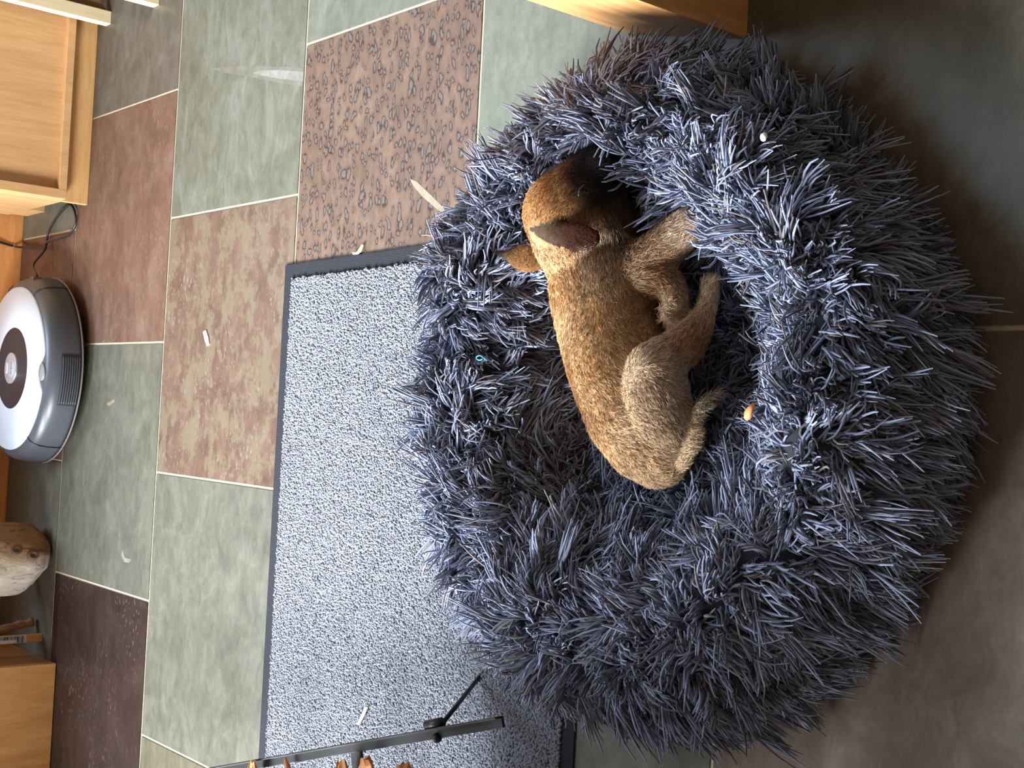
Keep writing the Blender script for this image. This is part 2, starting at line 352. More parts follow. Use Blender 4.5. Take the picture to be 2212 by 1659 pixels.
fl_ = rng.random(n); cl = np.where((fl_ < .075)[:, None], np.array(srgb(80, 84, 94))[None], np.array(srgb(138, 141, 149))[None]*rng.uniform(.86, 1.1, n)[:, None])
# walked-in greyer patches, stay put with the mat
P3 = np.concatenate([bxy, np.zeros((n, 1))], 1); wear = np.clip(vnoise(P3, 9, 4)[:, 0]*.5+.5, 0, 1)
cl = cl*(1-.13*wear[:, None])
col = np.ones((n, k, 4)); col[:, :, :3] = cl[:, None, :]
m_pile = coat_mat('grey_mat_pile', .8, .2)
o = strands('pile', pp, rd, col, m_pile, mt, 4); tag(o, None, None, None, 'stuff')
bm = bmesh.new(); prism(bm, [mxy(.021, .0228), mxy(MW-.02, .0228), mxy(MW-.02, MD-.02), mxy(.021, MD-.02)], .0024, .0040); bobj('pile_ground', bm, plain('mat_ground', srgb(118, 120, 126), .9), mt)

# ------------------------------------------------------------------ puppy: body spheres
#       px,   py,   z,    r(px), colour key, flow
TAN = srgb(196, 157, 112); TAN2 = srgb(184, 146, 104); RED = srgb(142, 94, 56); DRK = srgb(44, 34, 28); GRYT = srgb(188, 162, 134); CRM = srgb(206, 180, 144); BRN = srgb(110, 74, 46); SKL = srgb(172, 122, 72)
chains = [
 # torso from neck to rump
 [(1262, 530, .115, 84, TAN), (1290, 585, .108, 108, TAN), (1302, 640, .105, 114, TAN), (1318, 700, .103, 116, TAN), (1336, 765, .103, 118, TAN), (1356, 830, .104, 116, TAN), (1376, 890, .103, 112, TAN2), (1400, 940, .100, 100, TAN2), (1420, 980, .094, 74, GRYT)],
 # belly side
 [(1340, 560, .095, 74, RED), (1372, 620, .090, 70, RED), (1384, 690, .088, 62, RED), (1396, 750, .088, 56, RED)],
 # skull and nape
 [(1242, 440, .140, 84, SKL), (1226, 462, .141, 97, SKL), (1232, 480, .138, 95, SKL), (1238, 505, .134, 92, TAN), (1250, 545, .120, 84, TAN)],
 # cheek and throat
 [(1292, 430, .128, 66, DRK), (1298, 480, .122, 76, DRK), (1330, 545, .102, 64, BRN)],
 # muzzle
 [(1242, 445, .141, 86, SKL), (1255, 422, .140, 80, RED), (1270, 396, .138, 68, DRK), (1286, 372, .138, 54, DRK), (1298, 354, .140, 42, DRK)],
 # near fore leg
 [(1370, 590, .100, 66, RED), (1412, 562, .098, 54, RED), (1448, 525, .095, 46, GRYT), (1482, 492, .092, 40, GRYT), (1508, 470, .090, 31, GRYT), (1532, 460, .086, 24, CRM)],
 # chest fold to the tucked fore paw
 [(1400, 600, .098, 58, RED), (1440, 612, .098, 38, BRN), (1462, 638, .099, 28, BRN), (1464, 662, .100, 26, BRN)],
 # thigh
 [(1425, 955, .100, 66, GRYT), (1424, 905, .108, 78, GRYT), (1415, 850, .116, 76, GRYT), (1415, 805, .120, 66, GRYT), (1430, 780, .116, 52, GRYT)],
 # shank and hind paw
 [(1445, 775, .108, 50, RED), (1476, 748, .101, 46, RED), (1503, 716, .094, 36, RED), (1520, 682, .087, 27, CRM), (1531, 650, .083, 22, CRM), (1535, 622, .080, 21, GRYT)],
 # tail
 [(1446, 1010, .092, 26, TAN2), (1474, 994, .095, 21, CRM), (1492, 965, .096, 19, CRM), (1502, 930, .097, 18, CRM), (1504, 898, .099, 16, CRM), (1516, 876, .101, 15, DRK), (1538, 860, .103, 13, DRK), (1560, 844, .104, 9, DRK)],
]
for (x, y, z, r) in ((1446, 645, .107, 9), (1436, 664, .108, 9), (1437, 684, .107, 9), (1449, 702, .105, 8.5)):   # toes of the tucked paw
    chains.append([(1464, 655+(y-652)*.5, .101, 15, BRN), (x+6, y, z+.002, r+1.5, GRYT), (x-4, y+4, z, r-1, CRM)])
for (x, y) in ((1524, 610), (1534, 604), (1545, 608)):
    chains.append([(1533, 626, .081, 15, GRYT), (x, y, .081, 10, CRM)])
sph = []; sd_ = []; sc_ = []
for ch in chains:
    pts = [P(a, b, z) for a, b, z, r, c in ch]; rs = [r*S(a, b, z) for a, b, z, r, c in ch]
    for i in range(len(ch)):
        d = pts[min(i+1, len(ch)-1)]-pts[max(i-1, 0)]; d = d/np.linalg.norm(d)
        sph.append((*pts[i], rs[i])); sd_.append(d); sc_.append(ch[i][4])
        if i < len(ch)-1:
            L_ = np.linalg.norm(pts[i+1]-pts[i]); ns = int(L_/(.3*min(rs[i], rs[i+1])))
            for k in range(1, ns+1):
                t = k/(ns+1); sph.append((*(pts[i]*(1-t)+pts[i+1]*t), rs[i]*(1-t)+rs[i+1]*t)); dd = pts[i+1]-pts[i]; sd_.append(dd/np.linalg.norm(dd))
                sc_.append(tuple(np.array(ch[i][4])*(1-t)+np.array(ch[i+1][4])*t))
# haunch hair runs back towards the tail, head hair runs back to the nape
ELL = []   # ears: centre, axes (3x3 columns * half sizes)
def ear(base, tip, zb, zt, wpx, nseg, cb, ct, roll):
    a = P(*base, zb); t = P(*tip, zt); ax = t-a; Ln = np.linalg.norm(ax); ax /= Ln
    nrm = np.array([roll[0], roll[1], roll[2]], float); nrm -= nrm@ax*ax; nrm /= np.linalg.norm(nrm); sdv = np.cross(ax, nrm)
    for k in range(nseg):
        q = k/(nseg-1); wd = wpx*S(*base, zb)*(1-.0*q)*math.sqrt(max(0.03, 1-(q*1.0)**1.7))*(.75+.5*math.sin(math.pi*min(1, q*1.5)))/1.1
        c = a+ax*Ln*q*.95 + nrm*.004*math.sin(math.pi*q)
        ELL.append((c, ax*max(.004, wd*.6), sdv*wd, nrm*(.0036-.001*q))); sph.append((*c, .004)); sd_.append(ax); sc_.append(tuple(np.array(cb)*(1-q)+np.array(ct)*q))
ear((1285, 516), (1150, 495), .158, .1745, 34, 12, BRN, srgb(70, 60, 54), (-.3, -.5, .9))
ear((1168, 566), (1068, 545), .140, .150, 32, 12, TAN, srgb(88, 78, 68), (0, -.55, .8))
sph = np.array(sph); sd_ = np.array(sd_); sc_ = np.array(sc_)
bm = bmesh.new()
for (x, y, z, r) in sph[:len(sph)]:
    if r <= .00401 and any(np.linalg.norm(np.array([x, y, z])-e[0]) < 1e-6 for e in ELL): continue
    bmesh.ops.create_icosphere(bm, subdivisions=3 if r > .012 else 2, radius=r, matrix=Matrix.Translation((x, y, z)))
for c, a, b_, n_ in ELL:
    Mx = Matrix(((a[0], b_[0], n_[0], c[0]), (a[1], b_[1], n_[1], c[1]), (a[2], b_[2], n_[2], c[2]), (0, 0, 0, 1)))
    bmesh.ops.create_icosphere(bm, subdivisions=2, radius=1, matrix=Mx)
me = bpy.data.meshes.new('puppy_tmp'); bm.to_mesh(me); bm.free(); tmp = bpy.data.objects.new('puppy_tmp', me); C.objects.link(tmp)
md = tmp.modifiers.new('r', 'REMESH'); md.mode = 'VOXEL'; md.voxel_size = .0019; md.use_smooth_shade = True
s_ = tmp.modifiers.new('s', 'SMOOTH'); s_.factor = .5; s_.iterations = 7
dg = bpy.context.evaluated_depsgraph_get(); body = bpy.data.meshes.new_from_object(tmp.evaluated_get(dg)); body.name = 'puppy'
bpy.data.objects.remove(tmp); bpy.data.meshes.remove(me)
nv = len(body.vertices); bv = np.zeros(nv*3, np.float32); body.vertices.foreach_get('co', bv); bv = bv.reshape(-1, 3).astype(float)
def coat_at(p, soft=.006):
    out_c = np.zeros((len(p), 3)); out_d = np.zeros((len(p), 3))
    for i in range(0, len(p), 20000):
        q = p[i:i+20000]; d = np.linalg.norm(q[:, None, :]-sph[None, :, :3], axis=2)-sph[None, :, 3]
        w = np.exp(-(d-d.min(1, keepdims=True))/soft); w /= w.sum(1, keepdims=True)
        out_c[i:i+20000] = w@sc_; out_d[i:i+20000] = w@sd_
    return out_c, out_d
def field(p, cx, cy, z, rpx):
    c = P(cx, cy, z); r = rpx*S(cx, cy, z); return np.exp(-((np.linalg.norm(p-c, axis=1)/r)**2))
def earmask(p):
    """1 on the near ear, 2 on the far one, and how far towards its tip"""
    m = np.zeros(len(p), int); q = np.zeros(len(p)); best = np.full(len(p), 1.7)
    for i, (c, a, b_, n_) in enumerate(ELL):
        v = p-c; d = np.sqrt((v@a/(a@a))**2+(v@b_/(b_@b_))**2+(v@n_/(n_@n_)*.75)**2)
        w = d < best; best[w] = d[w]; m[w] = 1+i//12; q[w] = (i % 12)/11
    return m, q
def colour(p):
    c, d = coat_at(p)
    def blend(f, k): 
        nonlocal c; f = f[:, None]; c = c*(1-f)+np.array(k)*f
    n = vnoise(p, 160, 7)[:, 0]; n2 = vnoise(p, 420, 8)[:, 0]
    blend(np.clip(field(p, 1298, 372, .150, 80)*1.8, 0, 1), srgb(30, 24, 22))          # black mask
    blend(np.clip(field(p, 1300, 600, .14, 60)*.25, 0, 1), GRYT)
    blend(np.clip(field(p, 1290, 560, .15, 62)*.55, 0, 1), srgb(190, 160, 130))         # pale ruff behind the ear
    blend(np.clip(field(p, 1180, 540, .155, 42)*.7, 0, 1), srgb(214, 178, 134))
    for (cx, cy) in ((1192, 640), (1206, 720), (1222, 800), (1252, 880), (1300, 955), (1365, 1010)):
        blend(np.clip(field(p, cx, cy, .095, 30)*.6, 0, 1), srgb(74, 66, 58))           # dark hair along the spine
    blend(np.clip(field(p, 1290, 730, .14, 60)*.18, 0, 1), srgb(96, 76, 56)); blend(np.clip(field(p, 1240, 420, .18, 45)*.3, 0, 1), srgb(110, 74, 44))
    m_, q_ = earmask(p)
    for k_, (cb_, ct_) in enumerate(((srgb(50, 24, 12), srgb(74, 60, 46)), (srgb(120, 84, 50), srgb(46, 40, 34)))):
        f = np.clip((m_ == k_+1)*1., 0, 1)[:, None]; qq = np.clip((q_-.35)/.5, 0, 1)[:, None]
        c = c*(1-f)+(np.array(cb_)*(1-qq)+np.array(ct_)*qq)*f
    blend(np.clip(field(p, 1330, 500, .12, 60)*.8, 0, 1), srgb(34, 26, 22))             # dark throat
    blend(np.clip(field(p, 1420, 900, .14, 70)*.35, 0, 1), srgb(150, 122, 98))
    c = c*(1+.14*n[:, None]+.16*n2[:, None]); return np.clip(c, .004, 1), d
bc, _ = colour(bv)
ca = body.color_attributes.new('coat', 'FLOAT_COLOR', 'POINT'); ca.data.foreach_set('color', np.concatenate([bc*.8, np.ones((nv, 1))], 1).astype(np.float32).ravel())
for p in body.polygons: p.use_smooth = True
body.materials.clear()
m_coat = coat_mat('puppy_coat', .85, .0, .08)
pup = link('puppy', body, m_coat); tag(pup, 'small tan puppy with black muzzle curled asleep on its side in the bed', 'dog')
# triangles for hair roots
body.calc_loop_triangles(); nt_ = len(body.loop_triangles); tri = np.zeros(nt_*3, np.int32); body.loop_triangles.foreach_get('vertices', tri); tri = tri.reshape(-1, 3)
A, B, Cc = bv[tri[:, 0]], bv[tri[:, 1]], bv[tri[:, 2]]; cr = np.cross(B-A, Cc-A); ar = np.linalg.norm(cr, axis=1); tn = cr/(ar[:, None]+1e-12)
w = ar*np.where(tn[:, 2] > -.35, 1, .15); w /= w.sum(); NH = 85000
ti = rng.choice(nt_, NH, p=w); r1, r2 = rng.random(NH), rng.random(NH); s1 = np.sqrt(r1)
rp = A[ti]*(1-s1)[:, None]+B[ti]*(s1*(1-r2))[:, None]+Cc[ti]*(s1*r2)[:, None]; rn = tn[ti]
cc, dd = colour(rp)
# flow: back along each limb, with whorls
down = P(1400, 950, .1)-P(1290, 600, .1); down /= np.linalg.norm(down)
hf = np.clip(field(rp, 1230, 440, .15, 110)*1.3, 0, 1)[:, None]; headflow = P(1215, 560, .12)-P(1280, 380, .12); headflow /= np.linalg.norm(headflow)
nearear = (np.linalg.norm(rp[:, None, :]-np.array([e[0] for e in ELL])[None], axis=2).min(1) < .012)[:, None]
dd = np.where(nearear, dd, dd*(1-hf)+headflow*hf)
tf = np.clip(field(rp, 1420, 880, .13, 95)*1.4, 0, 1)[:, None]; tflow = P(1490, 930, .09)-P(1380, 820, .13); tflow /= np.linalg.norm(tflow)
dd = dd*(1-tf)+tflow*tf
dd += .35*vnoise(rp, 70, 11)+.22*rng.normal(size=(NH, 3))
dd -= (dd*rn).sum(1, keepdims=True)*rn; dd /= np.linalg.norm(dd, axis=1, keepdims=True)+1e-9
Ln = rng.uniform(.006, .0115, NH); Ln = np.where(hf[:, 0] > .4, Ln*.75, Ln); Ln = np.where(nearear[:, 0], Ln*.45, Ln)
shag = np.clip(field(rp, 1350, 570, .12, 70)+field(rp, 1300, 560, .14, 60), 0, 1); Ln *= 1+.7*shag
lift = rng.uniform(.12, .50, NH)[:, None]; dir0 = dd*(1-lift)+rn*lift
T = np.array([0, .4, .75, 1.])
hp = rp[:, None, :]-rn[:, None, :]*.0006 + dir0[:, None, :]*(Ln[:, None]*T[None])[:, :, None] - rn[:, None, :]*(Ln*lift[:, 0]*.55)[:, None, None]*(T**2)[None, :, None] + rng.normal(0, .0006, (NH, 1, 3))*(T**2)[None, :, None]
hr = rng.uniform(.00013, .00024, NH)[:, None]*np.array([1, .9, .6, .12])[None]
var = rng.random(NH); k1 = np.where(var < .24, .30, np.where(var > .80, 1.5, 1.0))*rng.uniform(.75, 1.2, NH)
hc = np.ones((NH, 4, 4)); tipc = np.array([1., 1., 1.05, 1.12])
hc[:, :, :3] = np.clip(cc[:, None, :]*k1[:, None, None]*tipc[None, :, None], .003, .95)
pale = (var > .93) & (cc.max(1) > .12); sh_ = (shag > .45) & (rng.random(NH) < .35); pale = pale | sh_; hc[pale, :, :3] = hc[pale, :, :3]*.5+np.array(srgb(214, 196, 170))*.5
o = strands('fur', hp, hr, hc, m_coat, pup, 3); tag(o, None, None, None, 'stuff')
bm = bmesh.new()    # nose leather, deep in the tufts
q = P(1306, 346, .128); bmesh.ops.create_uvsphere(bm, u_segments=16, v_segments=10, radius=.0062, matrix=Matrix.Translation(q) @ Matrix.Diagonal((.8, 1.1, .8, 1)))
bobj('nose', bm, plain('nose_leather', srgb(18, 16, 16), .8), pup, True)
bm = bmesh.new()    # closed eyelid line
e0, e1, e2 = P(1262, 398, .166), P(1252, 410, .169), P(1250, 424, .170)
tube(bm, [e0, e1, e2], [.0006, .0012, .0006], 6); bobj('eyelid', bm, plain('eyelid_skin', srgb(30, 22, 20), .4), pup, True)
claws = [((1436, 668), .107), ((1436, 688), .106), ((1446, 704), .104)]
for (c, z) in claws:
    bm = bmesh.new(); a = P(c[0]+5, c[1]-4, z+.004); b_ = P(c[0]-5, c[1]+4, z+.001); tube(bm, [a, (a+b_)/2+np.array([0, 0, .001]), b_], [.0012, .0010, .0003], 6); bobj('claw', bm, plain('horn_claw', srgb(206, 178, 138), .4), pup, True)

# ------------------------------------------------------------------ dog bed
BC = np.array([.032, .822]); HC = np.array([.050, .800])
bed = empty('dog_bed', (BC[0], BC[1], 0), 'round slate grey shaggy donut dog bed lying half on the mat', 'pet bed')
prof = np.array([(0, .050), (.05, .050), (.100, .054), (.134, .070), (.157, .098), (.180, .126), (.206, .141), (.232, .138), (.256, .118), (.274, .088), (.281, .055), (.274, .022), (.258, .004)])
seglen = np.concatenate([[0], np.cumsum(np.linalg.norm(np.diff(prof, axis=0), axis=1))]); seglen /= seglen[-1]
pc = np.array(catmull([(*p, s) for p, s in zip(prof, seglen)], 6)); ps = pc[:, 2]
def surf(th, s):
    rho = np.interp(s, ps, pc[:, 0]); z = np.interp(s, ps, pc[:, 1])
    t = np.clip((rho-.12)/.12, 0, 1); c = HC[None]*(1-t)[:, None]+BC[None]*t[:, None]
    wob = 1+.022*np.sin(3*th+1.)+.014*np.sin(5*th+2.2)+.008*np.sin(9*th)
    near = np.clip(-np.sin(th), 0, 1)*np.clip(1.15-abs(rho-.17)/.13, 0, 1); z = z*(1-.13*near)
    lump = (.006*np.sin(7*th+.7)+.004*np.sin(11*th+2))*np.clip((rho-.12)/.06, 0, 1)*np.clip(z/.1, 0, 1)
    z = z*(1+.05*np.sin(2*th+.4)*(rho > .1)) + lump + .004*np.sin(60*rho*np.cos(th))*np.sin(45*rho*np.sin(th)+1)*(rho < .14)
    ex = 1+(.035+.035*(np.cos(th) < 0))*t
    return np.stack([c[:, 0]+rho*wob*ex*np.cos(th), c[:, 1]+rho*wob*np.sin(th), np.maximum(z, .003)], 1)
nth, nsv = 160, 60; th = np.linspace(0, 2*np.pi, nth, endpoint=False); sv = np.linspace(0.02, 1, nsv)
TH, SV = np.meshgrid(th, sv); G = surf(TH.ravel(), SV.ravel())
ii = np.arange(nsv-1)[:, None]*nth; jj = np.arange(nth)[None]; Q = np.stack([ii+jj, ii+(jj+1) % nth, ii+nth+(jj+1) % nth, ii+nth+jj], -1).reshape(-1, 4)
bot = Q.copy()
under = plain('slate_plush_backing', srgb(38, 38, 46), .95, 0, 60, .3)
# close the middle and the underside
cidx = len(G); G = np.concatenate([G, [surf(np.array([0.]), np.array([0.]))[0]], [[BC[0], BC[1], .003]]])
cu = npmesh('cushion', G, Q[:, ::-1], under, bed)
bm = bmesh.new(); bm.from_mesh(cu.data); bm.verts.ensure_lookup_table()
for j in range(nth):
    bm.faces.new((bm.verts[j], bm.verts[(j+1) % nth], bm.verts[cidx])); bm.faces.new((bm.verts[(nsv-1)*nth+(j+1) % nth], bm.verts[(nsv-1)*nth+j], bm.verts[cidx+1]))
bmesh.ops.recalc_face_normals(bm, faces=bm.faces)
bm.to_mesh(cu.data); bm.free()
for p in cu.data.polygons: p.use_smooth = True

def make_tufts(N, seed):
    r = np.random.default_rng(seed)
    # area-weighted rejection over (theta, s)
    M = N*4; th = r.uniform(0, 2*np.pi, M); s = r.uniform(0.01, .995, M); rho = np.interp(s, ps, pc[:, 0])
    k = r.random(M) < rho/.29; th, s, rho = th[k][:N], s[k][:N], rho[k][:N]; n = len(th)
    p0 = surf(th, s); e = 1e-3
    dth = surf(th+e, s)-p0; dsv = surf(th, np.minimum(s+e, 1))-surf(th, np.maximum(s-e, 0))
    nrm = np.cross(dth, dsv); nrm /= np.linalg.norm(nrm, axis=1, keepdims=True)+1e-12
    flip = nrm[:, 2] < 0; out = np.stack([np.cos(th), np.sin(th), 0*th], 1)
    # outward side: top surfaces look up, the outer wall looks outwards
    sgn = np.where(s < .75, np.where(flip, -1, 1), np.where((nrm*out).sum(1) < 0, -1, 1)); nrm *= sgn[:, None]
    tr = dsv/(np.linalg.norm(dsv, axis=1, keepdims=True)+1e-12); tt = dth/(np.linalg.norm(dth, axis=1, keepdims=True)+1e-12)
    crest = .62
    rad_dir = np.clip((s-crest)/.10, -1, 1)*1.0           # outwards outside the crest, into the bowl inside it
    rad_dir = np.where(s < .34, 0.1, rad_dir)
    nz = vnoise(p0, 13, 21); nz2 = vnoise(p0, 45, 22)
    ang = np.pi*.62*nz[:, 0]+.5*nz2[:, 0]                 # the pile is brushed every which way
    fr = rad_dir*.9+.15; fl = np.sqrt(np.clip(1-(fr*.8)**2, .1, 1))*nz[:, 1]
    flow = tr*(fr*np.cos(ang)-fl*np.sin(ang))[:, None] + tt*(fr*np.sin(ang)+fl*np.cos(ang))[:, None]
    NC = int(N/9); ci = r.choice(n, NC, replace=False); cp = p0[ci]; cd = r.normal(size=(NC, 3)); cb = r.uniform(.75, 1.25, NC); clen = r.uniform(.6, 1.25, NC); cbend = r.normal(size=(NC, 3))
    own = np.zeros(n, int)
    for i in range(0, n, 1500):
        own[i:i+1500] = ((p0[i:i+1500, None, :]-cp[None])**2).sum(2).argmin(1)
    matted = np.clip((.42-s)/.08, 0, 1); inner_near = np.clip(-np.sin(th)*1.4, 0, 1)*np.clip((.68-s)/.12, 0, 1)*.8
    matted = np.maximum(matted, inner_near)
    outer = np.clip((s-.74)/.1, 0, 1)
    up = .85-.55*matted
    d0 = nrm*up[:, None] + flow*.8 + cd[own]*.42*(1-.4*outer)[:, None] + r.normal(size=(n, 3))*.10
    d0 /= np.linalg.norm(d0, axis=1, keepdims=True)
    below = (d0*nrm).sum(1); d0 += nrm*np.clip(.16-below, 0, 1)[:, None]; d0 /= np.linalg.norm(d0, axis=1, keepdims=True)
    Ln = r.uniform(.022, .036, n)*clen[own]*(1-.15*matted-.15*outer)
    K = 6; T = np.linspace(0, 1, K)
    bend = flow*.35 + np.array([0, 0, -.45]) + cbend[own]*.50 + r.normal(size=(n, 3))*.12
    pts = p0[:, None, :] - nrm[:, None, :]*.002 + d0[:, None, :]*(Ln[:, None]*T)[:, :, None] + bend[:, None, :]*(Ln[:, None]*(T**2)*.5)[:, :, None]
    cen = cp[own]; pull = (cen-p0)[:, None, :]*(.48*T**1.15)[None, :, None]; pts = pts+pull
    wig = r.normal(size=(NC, 3))[own]*.7+r.normal(size=(n, 3))*.6; ph = r.uniform(0, 6.3, n)
    pts = pts + wig[:, None, :]*((np.sin(ph[:, None]+T[None]*4.2)-np.sin(ph)[:, None])*.0021)[:, :, None]
    pts[:, :, 2] = np.maximum(pts[:, :, 2], .004)
    rad = r.uniform(.0007, .0012, n)[:, None]*np.array([1.0, 1.1, 1.1, 1.05, .92, .5])[None]
    base = np.array(srgb(124, 131, 153)); dark = np.array(srgb(68, 68, 84)); brown = np.array(srgb(104, 98, 98))
    v = r.random(n); c = np.where((v < .18)[:, None], dark, np.where((v > .86)[:, None], brown, base))*(cb[own]*r.uniform(.8, 1.2, n))[:, None]
    col = np.ones((n, K, 4)); col[:, :, :3] = c[:, None, :]*np.array([.85, .9, 1, 1.0, 1.0, 1.0])[None, :, None]
    return pts, rad, np.clip(col, 0, 1)
def clear_of_puppy(pts, margin=.0015):
    ok = np.ones(len(pts), bool)
    near = ((pts[:, 0]-np.array([.09, .85, .1]))**2).sum(1) < .26**2; idx = np.where(near)[0]
    for i in range(0, len(idx), 2000):
        q = pts[idx[i:i+2000]].reshape(-1, 3); d = (np.linalg.norm(q[:, None]-sph[None, :, :3], axis=2)-sph[None, :, 3]).min(1).reshape(-1, pts.shape[1])
        ok[idx[i:i+2000]] = d.min(1) > margin
    mz = sph[(sph[:, 2] > .128) & (np.abs(sc_-np.array(DRK)).sum(1) < .12)]; allp = pts.reshape(-1, 3)
    for x, y, z, r in mz:
        ok &= ~((np.linalg.norm(pts-np.array([x, y, z+.005]), axis=2) < r+.0035).any(1))
    return ok
pts, rad, col = make_tufts(56000, 31); ok = clear_of_puppy(pts)
m_tuft = coat_mat('slate_plush_tufts', .7, .15, .15)
o = strands('tufts', pts[ok], rad[ok], col[ok], m_tuft, bed, 4); tag(o, None, None, None, 'stuff')

# ------------------------------------------------------------------ robot vacuum
RX, RY = .0475, 2.392
rv = empty('robot_vacuum', (RX, RY, 0), 'round robot vacuum with white top and grey bumper on the floor', 'robot vacuum')
m_dk = plain('anthracite_plastic', srgb(88, 88, 92), .38, 0, 500, .06); m_bp = plain('bumper_plastic', srgb(76, 79, 86), .34, .1); m_bot = plain('black_plastic', srgb(26, 26, 28), .5)
m_wh = plain('white_gloss_plastic', srgb(206, 218, 232), .35); m_bk = plain('dusty_black_gloss', srgb(36, 37, 44), .42, 0, 220, .35); m_sil = plain('silver_plastic', srgb(176, 180, 188), .3, .3)
bm = bmesh.new(); lathe(bm, [(0, .006), (.138, .006), (.150, .010), (.156, .016), (.165, .020)], RX, RY); bobj('underside', bm, m_bot, rv, True)
bm = bmesh.new(); lathe(bm, [(.163, .0185), (.1700, .020), (.1705, .026), (.1695, .045), (.167, .058), (.163, .067), (.157, .073), (.149, .0755), (.140, .0760), (0, .0760)], RX, RY, 128); bobj('shell', bm, m_bp, rv, True)
# white ring with the notch on the near side
bm = bmesh.new(); seg = 220
def ring_pt(a, r): return (RX+r*math.cos(a), RY+r*math.sin(a))
outer = []; inner = []
for j in range(seg):
    a = 2*math.pi*j/seg; x = RX+.1485*math.cos(a); y = RY+.1485*math.sin(a)
    da = (a-(1.5*math.pi-.04)+math.pi) % (2*math.pi)-math.pi
    rr = .1485-.022*math.exp(-(abs(da)/.17)**3) ; outer.append(ring_pt(a, rr)); inner.append(ring_pt(a, .0735))
zt = .0785
vo = [bm.verts.new((*p, zt)) for p in outer]; vi = [bm.verts.new((*p, zt+.0008)) for p in inner]; vb = [bm.verts.new((RX+(p[0]-RX)*1.004, RY+(p[1]-RY)*1.004, .0755)) for p in outer]
for j in range(seg):
    k = (j+1) % seg; bm.faces.new((vo[j], vo[k], vi[k], vi[j])); bm.faces.new((vb[j], vb[k], vo[k], vo[j]))
bobj('top_plate', bm, m_wh, rv, True)
bm = bmesh.new(); lathe(bm, [(.0745, .0787), (.0735, .0800), (.0715, .0792), (.0, .0790)], RX, RY, 96); bobj('centre_disc', bm, m_bk, rv, True)
def pad(bm, cx, cy, a, b, z0, z1, seg=64, ang=0):
    lo = []; mid = []
    for j in range(seg):
        t = 2*math.pi*j/seg; x = a*math.cos(t); y = b*math.sin(t); c, s = math.cos(ang), math.sin(ang)
        lo.append((cx+c*x-s*y, cy+s*x+c*y))
    L0 = [bm.verts.new((*p, z0)) for p in lo]; L1 = [bm.verts.new((*p, z1-.0005)) for p in lo]; L2 = [bm.verts.new((cx+(p[0]-cx)*.94, cy+(p[1]-cy)*.94, z1)) for p in lo]
    for A_, B_ in ((L0, L1), (L1, L2)):
        for j in range(seg): bm.faces.new((A_[j], A_[(j+1) % seg], B_[(j+1) % seg], B_[j]))
    bm.faces.new(L2)
bm = bmesh.new(); pad(bm, RX, RY+.004, .0285, .0285, .078, .0822); bobj('button_ring', bm, m_sil, rv, True)
bm = bmesh.new(); pad(bm, RX, RY-.005, .0165, .0165, .0815, .0832); cb_ = bobj('clean_button', bm, plain('light_grey_button', srgb(176, 180, 186), .35), rv, True)
bm = bmesh.new(); pad(bm, RX, RY+.0195, .0105, .0055, .0815, .0828); sb_ = bobj('spot_button', bm, plain('white_button', srgb(214, 218, 224), .35), rv, True)
bm = bmesh.new(); pad(bm, RX-.006, RY-.1385, .0155, .0125, .0755, .0785); bobj('bin_release_button', bm, plain('mid_grey_button', srgb(128, 130, 130), .4), rv, True)
def text(name, s, size, loc, m, parent, rot=(0, 0, 0)):
    cu_ = bpy.data.curves.new(name, 'FONT'); cu_.body = s; cu_.size = size; cu_.align_x = 'CENTER'; cu_.align_y = 'CENTER'; cu_.extrude = .0002
    t = bpy.data.objects.new(name, cu_); C.objects.link(t); dg = bpy.context.evaluated_depsgraph_get(); me = bpy.data.meshes.new_from_object(t.evaluated_get(dg)); bpy.data.objects.remove(t)
    o = bpy.data.objects.new(name, me); C.objects.link(o); me.materials.clear(); me.materials.append(m)
    o.parent = parent; o.matrix_parent_inverse = Matrix.Translation(-Vector(parent.location)); o.location = loc; o.rotation_euler = rot; return o
m_ink = plain('grey_print', srgb(112, 116, 122), .6)
text('clean_lettering', 'CLEAN', .0078, (RX, RY-.005, .0833), m_ink, rv); text('spot_lettering', 'SPOT', .0056, (RX, RY+.0195, .0829), m_ink, rv)
# seams on the bumper and the louvred vent
def arc_seam(a, name='seam'):
    bm = bmesh.new(); pr = [(.1715, .019), (.1708, .045), (.168, .058), (.164, .0675), (.158, .0736), (.150, .0764)]
    tube(bm, [(RX+r*math.cos(a), RY+r*math.sin(a), z) for r, z in pr], .0007, 6); bobj(name, bm, m_bot, rv, True)
for a in (-.52, math.pi+.62, .35, math.pi-.2): arc_seam(a)
bm = bmesh.new()
for z, r in ((.0175, .171),): tube(bm, [(RX+r*math.cos(a), RY+r*math.sin(a), z) for a in np.linspace(math.pi*1.02, math.pi*1.98, 60)], .0018, 6)
bobj('bumper_strip', bm, plain('grey_rubber_strip', srgb(118, 108, 106), .6), rv, True)
vc = -math.pi/2-.11
bm = bmesh.new(); pr = [(.1709, .022), (.1712, .035), (.1704, .045), (.1688, .054)]
arcs = np.linspace(vc-.27, vc+.27, 20); gr = [[bm.verts.new((RX+r*math.cos(a), RY+r*math.sin(a), z)) for a in arcs] for r, z in pr]
for g0, g1 in zip(gr, gr[1:]):
    for j in range(19): bm.faces.new((g0[j], g0[j+1], g1[j+1], g1[j]))
vt = bobj('vent', bm, plain('vent_recess', srgb(40, 40, 44), .6), rv, True)
for i in range(8):
    z = .0235+i*.0040; r = np.interp(z, [.022, .035, .045, .054], [.1716, .1719, .1711, .1696])
    bm = bmesh.new(); tube(bm, [(RX+r*math.cos(a), RY+r*math.sin(a), z) for a in np.linspace(vc-.25, vc+.25, 22)], .0011, 6); bobj('louvre', bm, m_bp, vt, True)
